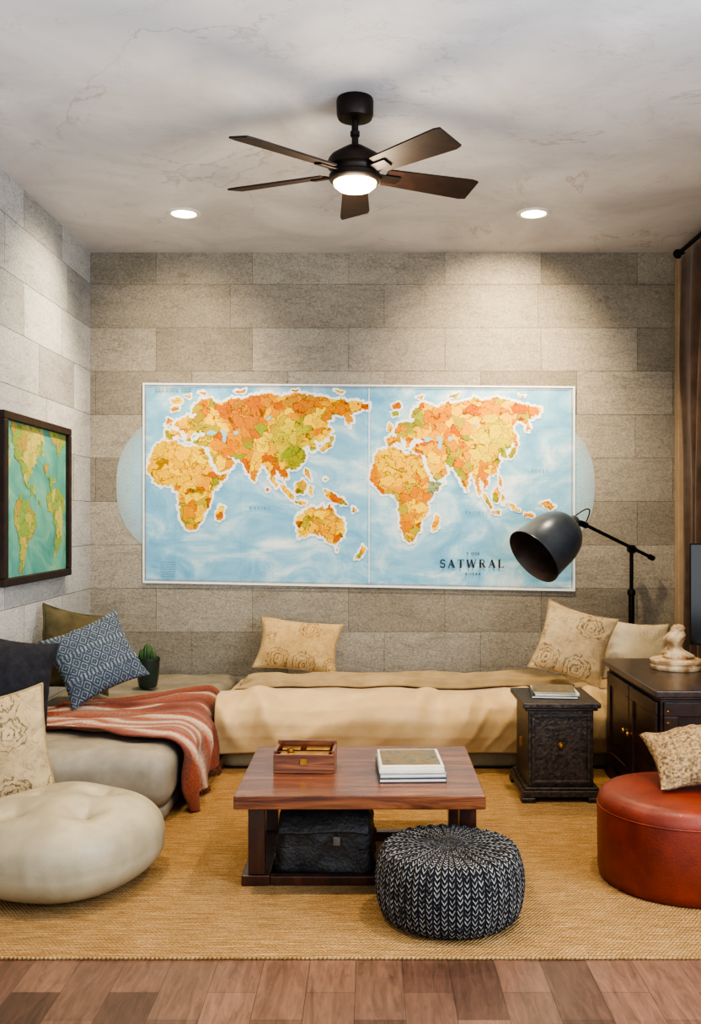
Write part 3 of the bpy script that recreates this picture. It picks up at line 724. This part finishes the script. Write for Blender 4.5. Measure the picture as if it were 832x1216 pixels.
# plant
pl=thing('potted_succulent','small green cactus in an upright dark green glazed pot','plant',(-1.205,5.24,.285))
lathe('pot',[(0,0),(.044,0),(.050,.008),(.058,.06),(.062,.120),(.063,.142),(.066,.144),(.066,.160),(.059,.160),(.056,.146),(0,.142)],M_pot,pl,40)
def cact(name,cx,cy,z0,r,h):
    pr=[(0,z0)]+[(r*(math.sin(math.pi*(.18+.82*i/12))**.5 if i<12 else 0),z0+h*i/12) for i in range(13)]
    lathe(name,pr,M_leaf,pl,48,disp=lambda p,a,t:Vector((p.x*(1+.14*math.cos(9*a)),p.y*(1+.14*math.cos(9*a)),p.z)),center=(cx,cy,0),sharp=100)
cact('cactus_stem',0,0,.138,.026,.100); cact('cactus_stem',.032,-.012,.138,.016,.066); cact('cactus_stem',-.030,-.006,.138,.017,.072)
# ---------------- round floor cushion
fc=thing('round_floor_cushion','plump tufted grey beige leather floor cushion on the rug','floor cushion',(-1.03,3.22,0))
R=.338
tufts=[(-.11,-.11),(.11,-.11),(-.11,.10),(.11,.10)]
prof=[]
ZS=.115
for i in range(71):
    t=i/70*math.pi; c,s=math.cos(t),math.sin(t)
    if c>0: prof.append((R*abs(s)**.46 if s>1e-6 else 0,ZS-ZS*abs(c)**.9))
    else: prof.append((R*abs(s)**.64 if s>1e-6 else 0,ZS+.145*abs(c)**.75))
def plan(a): return 1+.028*math.cos(4*(a+.35))*-1
def fdisp(p,a,t):
    r=math.hypot(p.x,p.y)/R
    if p.z>ZS+.03:
        k=min(1,(p.z-ZS-.03)/.03)
        for (tx,ty) in tufts:
            d=math.hypot(p.x-tx,p.y-ty); p.z-=k*(.030*math.exp(-(d/.022)**2)+.040*math.exp(-(d/.075)**2))
            an=math.atan2(p.y-ty,p.x-tx); p.z+=k*.0025*math.sin(an*5+tx*30)*math.exp(-((d-.05)/.035)**2)
        p.z+=k*(.026*math.exp(-(r/.9)**4)+.008*fn(p,2.5,2,2))
    eq=math.exp(-((p.z-ZS)/.008)**2)
    s=plan(a)*(1+.003*math.sin(a*30+math.sin(a*5)*2)*math.exp(-((p.z-ZS)/.04)**2)-.004*eq+.03*fn((p.x,p.y,p.z),2.5,4,2))
    return Vector((p.x*s,p.y*s,max(p.z,0)))
lathe('cushion_body',prof,M_cream,fc,220,disp=fdisp,sharp=80)
for tx,ty in tufts:
    lathe('tuft_button',[(0,.008),(.008,.006),(.012,0),(.008,-.004),(0,-.005)],M_cream,fc,16,center=(tx,ty,.205))
# ---------------- coffee table
tb=thing('coffee_table','walnut brown rectangular wooden coffee table on jute rug','coffee table',(-.035,3.4,0),world=True)
box('tabletop',-.435,.365,3.067,3.734,.275,.32,M_table,tb,.004)
for x in (-.40,.29):
    for y in (3.16,3.60): box('leg',x,x+.055,y,y+.055,.035,.275,M_tabled,tb,.003)
    box('sled_rail',x-.022,x+.072,3.155,3.68,0,.035,M_tabled,tb,.004)
box('stretcher',-.328,.268,3.59,3.63,.0,.035,M_tabled,tb,.003)
box('stretcher',-.328,.268,3.158,3.190,.0,.030,M_tabled,tb,.003)
box('apron',-.345,.29,3.175,3.195,.245,.275,M_tabled,tb,.003)
box('apron',-.345,.29,3.61,3.63,.245,.275,M_tabled,tb,.003)
wb=thing('wooden_box','open brown wooden box with brass fittings on coffee table','box',(-.228,3.4,.3205),(0,0,math.radians(-2)))
boxes('body',[(-.105,.105,-.07,.07,0,.01),(-.105,.105,-.07,-.06,.01,.065),(-.105,.105,.06,.07,.01,.085),(-.105,-.095,-.06,.06,.01,.075),(.095,.105,-.06,.06,.01,.075),(-.095,.095,-.004,.004,.01,.06)],M_table,wb,.002)
boxes('brass_tray',[(-.085,.085,-.05,-.012,.058,.064),(-.085,-.02,.012,.05,.058,.066),(0,.085,.012,.05,.058,.066)],M_brass,wb)
lathe('ring_handle',[(0,.066),(.012,.066),(.012,.078),(.008,.078),(.008,.07),(0,.07)],M_brass,wb,24,center=(-.05,-.03,0))
box('clasp',-.012,.012,-.074,-.07,.03,.05,M_brass,wb,.001)
def book(name,label,w,d,t,cov,loc,rot,group=None,cat='book'):
    e=thing(name,label,cat,loc,(0,0,math.radians(rot)),group=group)
    ct=min(.003,t*.2)
    boxes('book_cover',[(-w/2,w/2,-d/2,d/2,0,ct),(-w/2,w/2,-d/2,d/2,t-ct,t),(-w/2,-w/2+ct,-d/2,d/2,ct,t-ct)],cov,e,.0006)
    box('book_pages',-w/2+ct,w/2-.003,-d/2+.003,d/2-.003,ct,t-ct,M_paper,e,.0005)
    return e
def covermat(name,cols,sc):
    m,nt,b=newmat(name); g=G(nt); o=g.coord()
    g.l(g.ramp(g.noise(o,sc,6,.7,1.5),[(.3+.4*i/(len(cols)-1),rgb(c)) for i,c in enumerate(cols)]),b.inputs['Base Color']); b.inputs['Roughness'].default_value=.45; return m
cm1=covermat('photo_cover',['1c2a1a','3f4f5a','7a6a48','5a4028','b8b09c'],12); cm2=nmat('dark_cover','3a3f48','2b2f36',10,.4); cm3=nmat('grey_cover','8d8f92','76787b',10,.5)
zz=.3205
for i,(w,d,t,cv,lb,r) in enumerate([(.225,.29,.014,cm2,'dark hardcover book under magazines on coffee table',2),(.222,.28,.014,cm3,'grey covered book in the coffee table stack',3),(.218,.265,.010,nmat('pale_cover','d9d6cd','c9c5ba',10,.5),'pale magazine in the coffee table stack',1)]):
    book('magazine',lb,w,d,t,cv,(.135,3.36,zz),r,cat='magazine'); zz+=t+.0006
e=thing('magazine','glossy magazine with a landscape photograph topping the stack','magazine',(.135,3.36,zz),(0,0,math.radians(2)))
box('book_pages',-.106,.106,-.125,.125,0,.006,M_paper,e,.0005); box('book_cover',-.107,.107,-.126,.126,.006,.0072,nmat('white_cover','cfccc3','c0bcb1',10,.5),e,0); box('cover_photo',-.100,.098,-.095,.118,.0072,.0078,cm1,e,0)
# black bag
bg=thing('canvas_bag','boxy black textured bag with flap and handle under coffee table','bag',(-.15,3.325,0),(0,0,math.radians(-4)))
def bagd(p,u):
    k=1.06-.05*max(0,u.z)+.02*(u.z<-.5)
    w=.010*fn(p,6,1)+.008*(ridge(Vector((p.x*6,p.z*9,p.y*6)))-.5)
    sag=.012*(u.x*u.x)*(u.z>0)
    return (p.x*k+w*.8*u.x,p.y*(1-.04*u.z)+w*u.y*.8,max(0,p.z-sag+(w if u.z>-.5 else 0)*.6))
softbox('bag_body',-.152,.152,-.11,.12,0,.205,.032,M_bag,bg,(50,38,34),.008,disp=bagd)
def flapd(p,u):
    w=.010*fn((p.x,p.y,0),7,1)
    z=p.z-.012*u.x*u.x+w; y=p.y
    if u.y<-.6: z-=.055*((-u.y-.6)/.4)**1.5; y-=.012*((-u.y-.6)/.4)
    return (p.x*(1+.02*fn((p.y,p.y,0),5,2)),y,z)
softbox('flap',-.150,.150,-.115,.11,.214,.226,.005,M_bag,bg,(44,44,4),.004,disp=flapd)
tube('carry_handle',[(-.065,-.04,.222),(-.055,-.05,.238),(-.02,-.055,.246),(.02,-.055,.246),(.055,-.05,.238),(.065,-.04,.222)],.007,M_strap,bg)
box('buckle_plate',.035,.06,-.137,-.130,.12,.15,nmat('dark_steel','7b7a76','5d5c5a',20,.4,metal=.8),bg,.002)
# knitted pouf
pf=thing('knitted_pouf','round charcoal and white chunky knit pouf on the rug','pouf',(.239,2.935,0))
prof=[(0,.006)]
for i in range(5): prof.append((.180*(i+1)/5,.004))
for i in range(1,24):
    t=i/24*math.pi; prof.append((.182+.042*math.sin(t)**.8,.107-.103*math.cos(t)))
for i in range(14): prof.append((.182*(1-(i)/14),.210+.010*(i/14)))
prof.append((0,.219))
def kd(p,a,t):
    r=math.hypot(p.x,p.y)
    if r<.004: return p
    k=math.sin(a*32)*.0025*min(1,r/.1)
    return Vector((p.x*(1+k/r*.8),p.y*(1+k/r*.8),max(0,p.z+(k if p.z>.2 else 0)+.004*noise.noise(p*9)*(p.z>.05))))
lathe('knit_cover',prof,M_knit,pf,256,disp=kd,sharp=180)
# ---------------- side table trunk
st=thing('side_table','carved black wooden box side table beside the daybed','side table',(.805,4.255,0))
w=.150
boxes('plinth',[(-w-.016,w+.016,-.18,.195,.022,.05),(-w-.004,w+.004,-.172,.19,.05,.062)],M_carv,st,.004)
for x in (-w+.01,w-.01):
    for y in (-.155,.165): box('foot',x-.03,x+.03,y-.03,y+.03,0,.022,M_carv,st,.006)
box('body',-w+.012,w-.012,-.155,.175,.062,.385,M_carv,st,.004)
boxes('panel_moulding',[(-w+.025,w-.025,-.163,-.155,.075,.09),(-w+.025,w-.025,-.163,-.155,.355,.37),(-w+.025,-w+.04,-.163,-.155,.09,.355),(w-.04,w-.025,-.163,-.155,.09,.355)],M_carv,st,.003)
boxes('tabletop',[(-w-.004,w+.004,-.172,.19,.385,.398),(-w-.014,w+.014,-.185,.2,.398,.42)],M_carv,st,.005)
lathe('keyhole_boss',[(0,.012),(.008,.01),(.012,.004),(.015,0)],M_brass,st,20,M=Matrix.Translation((0,-.155,.235))@Matrix.Rotation(math.pi/2,4,'X'))
box('side_latch',-w-.001,-w+.014,-.02,.01,.2,.24,M_brass,st,.002)
zz=.4205
book('magazine','dark backed magazine on the black side table',.20,.22,.012,cm2,(.805,4.28,zz),-6,'magazines on side table','magazine')
book('magazine','pale magazine on the black side table',.19,.21,.009,nmat('cream_cover','d8d0be','bfb5a0',10,.4),(.81,4.275,zz+.0125),-3,'magazines on side table','magazine')
book('magazine','colourful covered magazine topping the side table stack',.18,.20,.007,cm1,(.805,4.27,zz+.022),-8,'magazines on side table','magazine')
# ---------------- cabinet
cb=thing('sideboard_cabinet','dark espresso wooden cabinet with panelled doors','cabinet',(1.42,4.1,0),world=True)
box('body',1.11,1.74,3.71,4.515,.06,.505,M_dark,cb,.003)
boxes('plinth',[(1.10,1.75,3.70,4.525,0,.06)],M_dark,cb,.006)
boxes('cabinet_top',[(1.10,1.755,3.695,4.53,.505,.516),(1.082,1.765,3.675,4.54,.516,.543)],M_dark2,cb,.005)
for k,(ya,yb2) in enumerate(((3.73,4.105),(4.115,4.49))):
    d=boxes('door',[(1.094,1.108,ya,yb2,.075,.13),(1.094,1.108,ya,yb2,.435,.49),(1.094,1.108,ya,ya+.055,.13,.435),(1.094,1.108,yb2-.055,yb2,.13,.435),(1.102,1.108,ya+.05,yb2-.05,.125,.44)],M_dark,cb,.003)
    yk=(yb2-.03) if k==0 else ya+.03
    kn=lathe('knob',[(0,.022),(.009,.02),(.012,.014),(.007,.006),(.006,0)],M_brass,None,20,M=Matrix.Translation((1.094,yk,.29))@Matrix.Rotation(-math.pi/2,4,'Y'))
    kn.parent=d; kn.matrix_parent_inverse=Matrix.Identity(4)
boxes('end_panel',[(1.12,1.735,3.698,3.71,.075,.13),(1.12,1.735,3.698,3.71,.44,.495),(1.12,1.175,3.698,3.71,.13,.44),(1.68,1.735,3.698,3.71,.13,.44)],M_dark,cb,.003)
for k in range(9):
    lathe('nail_stud',[(0,.004),(.003,.0035),(.006,0)],M_brass,cb,12,M=Matrix.Translation((1.135,3.697,.1+k*.045))@Matrix.Rotation(math.pi/2,4,'X'))
# sculpture
sc=thing('decorative_sculpture','small antiqued ivory sculpture on a round stepped base','ornament',(1.33,4.22,.5435))
lathe('round_base',[(0,0),(.105,0),(.11,.006),(.11,.016),(.104,.02),(.104,.028),(.11,.031),(.11,.041),(.1,.046),(.06,.05),(0,.05)],M_stone,sc,48)
def bd(p,a,t):
    k=1+.16*math.sin(a*3+p.z*60)+.10*math.sin(a*5-p.z*90)
    return Vector((p.x*k+.012*math.sin(p.z*40),p.y*k,p.z))
lathe('carved_figure',[(.06,.05),(.068,.062),(.05,.075),(.036,.085),(.03,.1),(.036,.115),(.043,.13),(.04,.148),(.028,.16),(.024,.168),(.028,.178),(.02,.19),(0,.194)],M_stone,sc,48,disp=bd,sharp=120)
tv=thing('television','slim black flat screen television standing on the cabinet','television',(1.62,4.38,.5435),(0,0,math.radians(-20)))
box('screen_housing',-.17,.20,0,.02,.075,.54,M_black,tv,.004); box('screen',-.163,.193,-.002,0,.085,.533,M_tv,tv,0)
box('stand_neck',-.02,.02,.0,.02,.008,.08,M_black,tv,.002); box('stand_foot',-.09,.09,-.06,.06,0,.008,M_black,tv,.002)
# ---------------- floor lamp
lp=thing('floor_lamp','black adjustable floor lamp with domed blue grey metal shade','lamp',(1.542,5.73,-.008),world=True)
lathe('base',[(0,0),(.085,0),(.085,.012),(.03,.02),(0,.02)],M_black,lp,40,center=(1.542,5.73,-.008))
tube('pole',[(1.542,5.73,.01),(1.542,5.73,.55),(1.542,5.73,.5501),(1.542,5.73,.74),(1.542,5.73,.7401),(1.542,5.73,1.02)],.01,M_black,lp,16,[.018,.018,.017,.017,.011,.011])
lathe('pole_collar',[(.01,0),(.022,.003),(.025,.02),(.020,.035),(.01,.038)],M_black,lp,24,center=(1.542,5.73,.74))
lathe('pivot_joint',[(0,-.025),(.022,-.025),(.025,-.02),(.025,.02),(.022,.025),(0,.025)],M_black,lp,24,M=Matrix.Translation((1.542,5.725,1.015))@Matrix.Rotation(math.pi/2,4,'X'))
A=Vector((1.207,5.50,1.166)); B=Vector((1.672,5.765,.963))
tube('arm',[A,B],.010,M_black,lp,12)
tube('arm_end_knob',[B-(B-A).normalized()*.02,B,B+(B-A).normalized()*.012],.016,M_black,lp,14)
neck=Vector((1.125,5.46,1.165)); mouth=Vector((.895,5.335,.985)); ax=(mouth-neck).normalized()
Q=Vector((0,0,1)).rotation_difference(ax).to_matrix().to_4x4()
Ms=Matrix.Translation(neck)@Q
Ls=(mouth-neck).length
def dome(r0,z0,r1,z1,n=14):
    return [(r0+(r1-r0)*math.sin(i/n*math.pi/2)**.85,z0+(z1-z0)*(1-math.cos(i/n*math.pi/2))) for i in range(n+1)]
lathe('lamp_shade',[(0,-.05),(.026,-.05),(.032,-.042),(.034,-.01),(.038,.0)]+dome(.04,.003,.162,Ls-.12)[1:]+[(.167,Ls-.02),(.171,Ls-.014),(.172,Ls)],M_shade,lp,72,M=Ms,sharp=60)
lathe('shade_lining',[(0,.02)]+dome(.03,.02,.156,Ls-.12)+[(.161,Ls-.02),(.172,Ls)],M_inner,lp,64,M=Ms)
lathe('bulb',[(0,.03),(.016,.03),(.018,.08),(.032,.12),(.038,.15),(.03,.18),(0,.192)],nmat('frosted_bulb','d8d2c6','c8c0b0',5,.3),lp,24,M=Ms)
tube('knuckle',[neck+Vector((.015,.01,.015)),A+Vector((-.005,0,0)),A+Vector((.02,.01,-.01))],.018,M_black,lp,14)
cp=[]
for i in range(21):
    a=i/20; cp.append((1.13+.075*math.sin(a*math.pi*.9)+.06*a,5.46+.05*a,1.195+.075*math.sin(a*math.pi)-.04*a))
tube('cable',cp,.0035,M_black,lp,8)
# ---------------- red ottoman
ot=thing('round_ottoman','round rust red leather ottoman standing on jute rug','ottoman',(1.04,3.235,0))
r=.277
prof=[(0,.0),(r-.014,.0),(r-.006,.006),(r-.001,.03),(r,.12),(r+.001,.22),(r-.001,.238),(r-.001,.243),(r-.003,.258),(r-.010,.274),(r-.024,.286),(r-.05,.293),(r*.5,.297),(0,.299)]
lathe('leather_body',prof,M_red,ot,96,sharp=60)
tube('top_seam',[((r+.0002)*math.cos(k*math.pi/40),(r+.0002)*math.sin(k*math.pi/40),.240) for k in range(81)],.0022,M_red,ot,8)
cushion('throw_pillow','speckled oat woven pillow lying on the red ottoman',.34,.26,.12,M_woven,(1.11,3.27),.300,-18,58,-18,.1,12)
# ---------------- lights
def light(name,typ,loc,energy,col,aim=None,rot=(0,0,0),size=.1,**k):
    l=bpy.data.lights.new(name,typ); l.energy=energy; l.color=col
    if typ=='AREA': l.shape='RECTANGLE'; l.size=size; l.size_y=k.get('sy',size)
    else: l.shadow_soft_size=size
    if typ=='SPOT': l.spot_size=math.radians(k.get('ang',100)); l.spot_blend=k.get('blend',.8)
    o=bpy.data.objects.new(name,l); o.location=loc; o.rotation_euler=rot; C.objects.link(o)
    if aim: o.rotation_euler=(Vector(aim)-Vector(loc)).to_track_quat('-Z','Y').to_euler()
    return o
warm=(1,.79,.52)
light('downlight_or_added_spot','SPOT',(-.98,5.08,2.77),115,warm,size=.06,ang=125,blend=1)
light('downlight_or_added_spot','SPOT',(.854,5.08,2.77),140,warm,size=.06,ang=125,blend=1)
light('downlight_accent','SPOT',(.854,5.08,2.765),150,warm,aim=(.78,5.84,2.12),size=.06,ang=92,blend=1)
light('downlight_accent','SPOT',(-.98,5.08,2.765),45,warm,aim=(-1.15,5.84,2.0),size=.06,ang=92,blend=1)
light('downlight_accent','SPOT',(-.98,5.08,2.765),85,warm,aim=(-1.69,4.95,2.05),size=.06,ang=88,blend=1)
for x in (-.9,.9): light('downlight_or_added_spot','SPOT',(x,2.9,2.77),140,warm,size=.05,ang=105,blend=.9)  # added spots out of view, without fixtures, to brighten the front of the room
light('fan_lamp','POINT',(FX,FY,2.36),16,(1,.82,.58),size=.08)
light('window_light','AREA',(1.8,1.6,1.5),115,(.74,.86,1),rot=(0,math.radians(90),0),size=1.8,sy=1.8)
light('room_fill','AREA',(0,-.4,1.3),58,(.92,.96,1),rot=(math.radians(114),0,0),size=3.2,sy=2.2)
w=bpy.data.worlds.new('world'); bpy.context.scene.world=w; w.use_nodes=True
w.node_tree.nodes['Background'].inputs[0].default_value=(.88,.94,1,1); w.node_tree.nodes['Background'].inputs[1].default_value=.65
try: bpy.context.scene.view_settings.look='AgX - High Contrast'
except Exception as ex: print('look',ex)
# ---------------- camera
cd=bpy.data.cameras.new('camera'); cam=bpy.data.objects.new('camera',cd); C.objects.link(cam)
cam.location=(0,0,H); cam.rotation_euler=(math.pi/2,0,0)
cd.sensor_fit='VERTICAL'; cd.sensor_height=36; cd.lens=F/1216*36
cd.shift_x=-24/1216; cd.shift_y=7/1216; cd.clip_start=.05
bpy.context.scene.camera=cam
for o in bpy.data.objects:
    if '_w' in o: del o['_w']
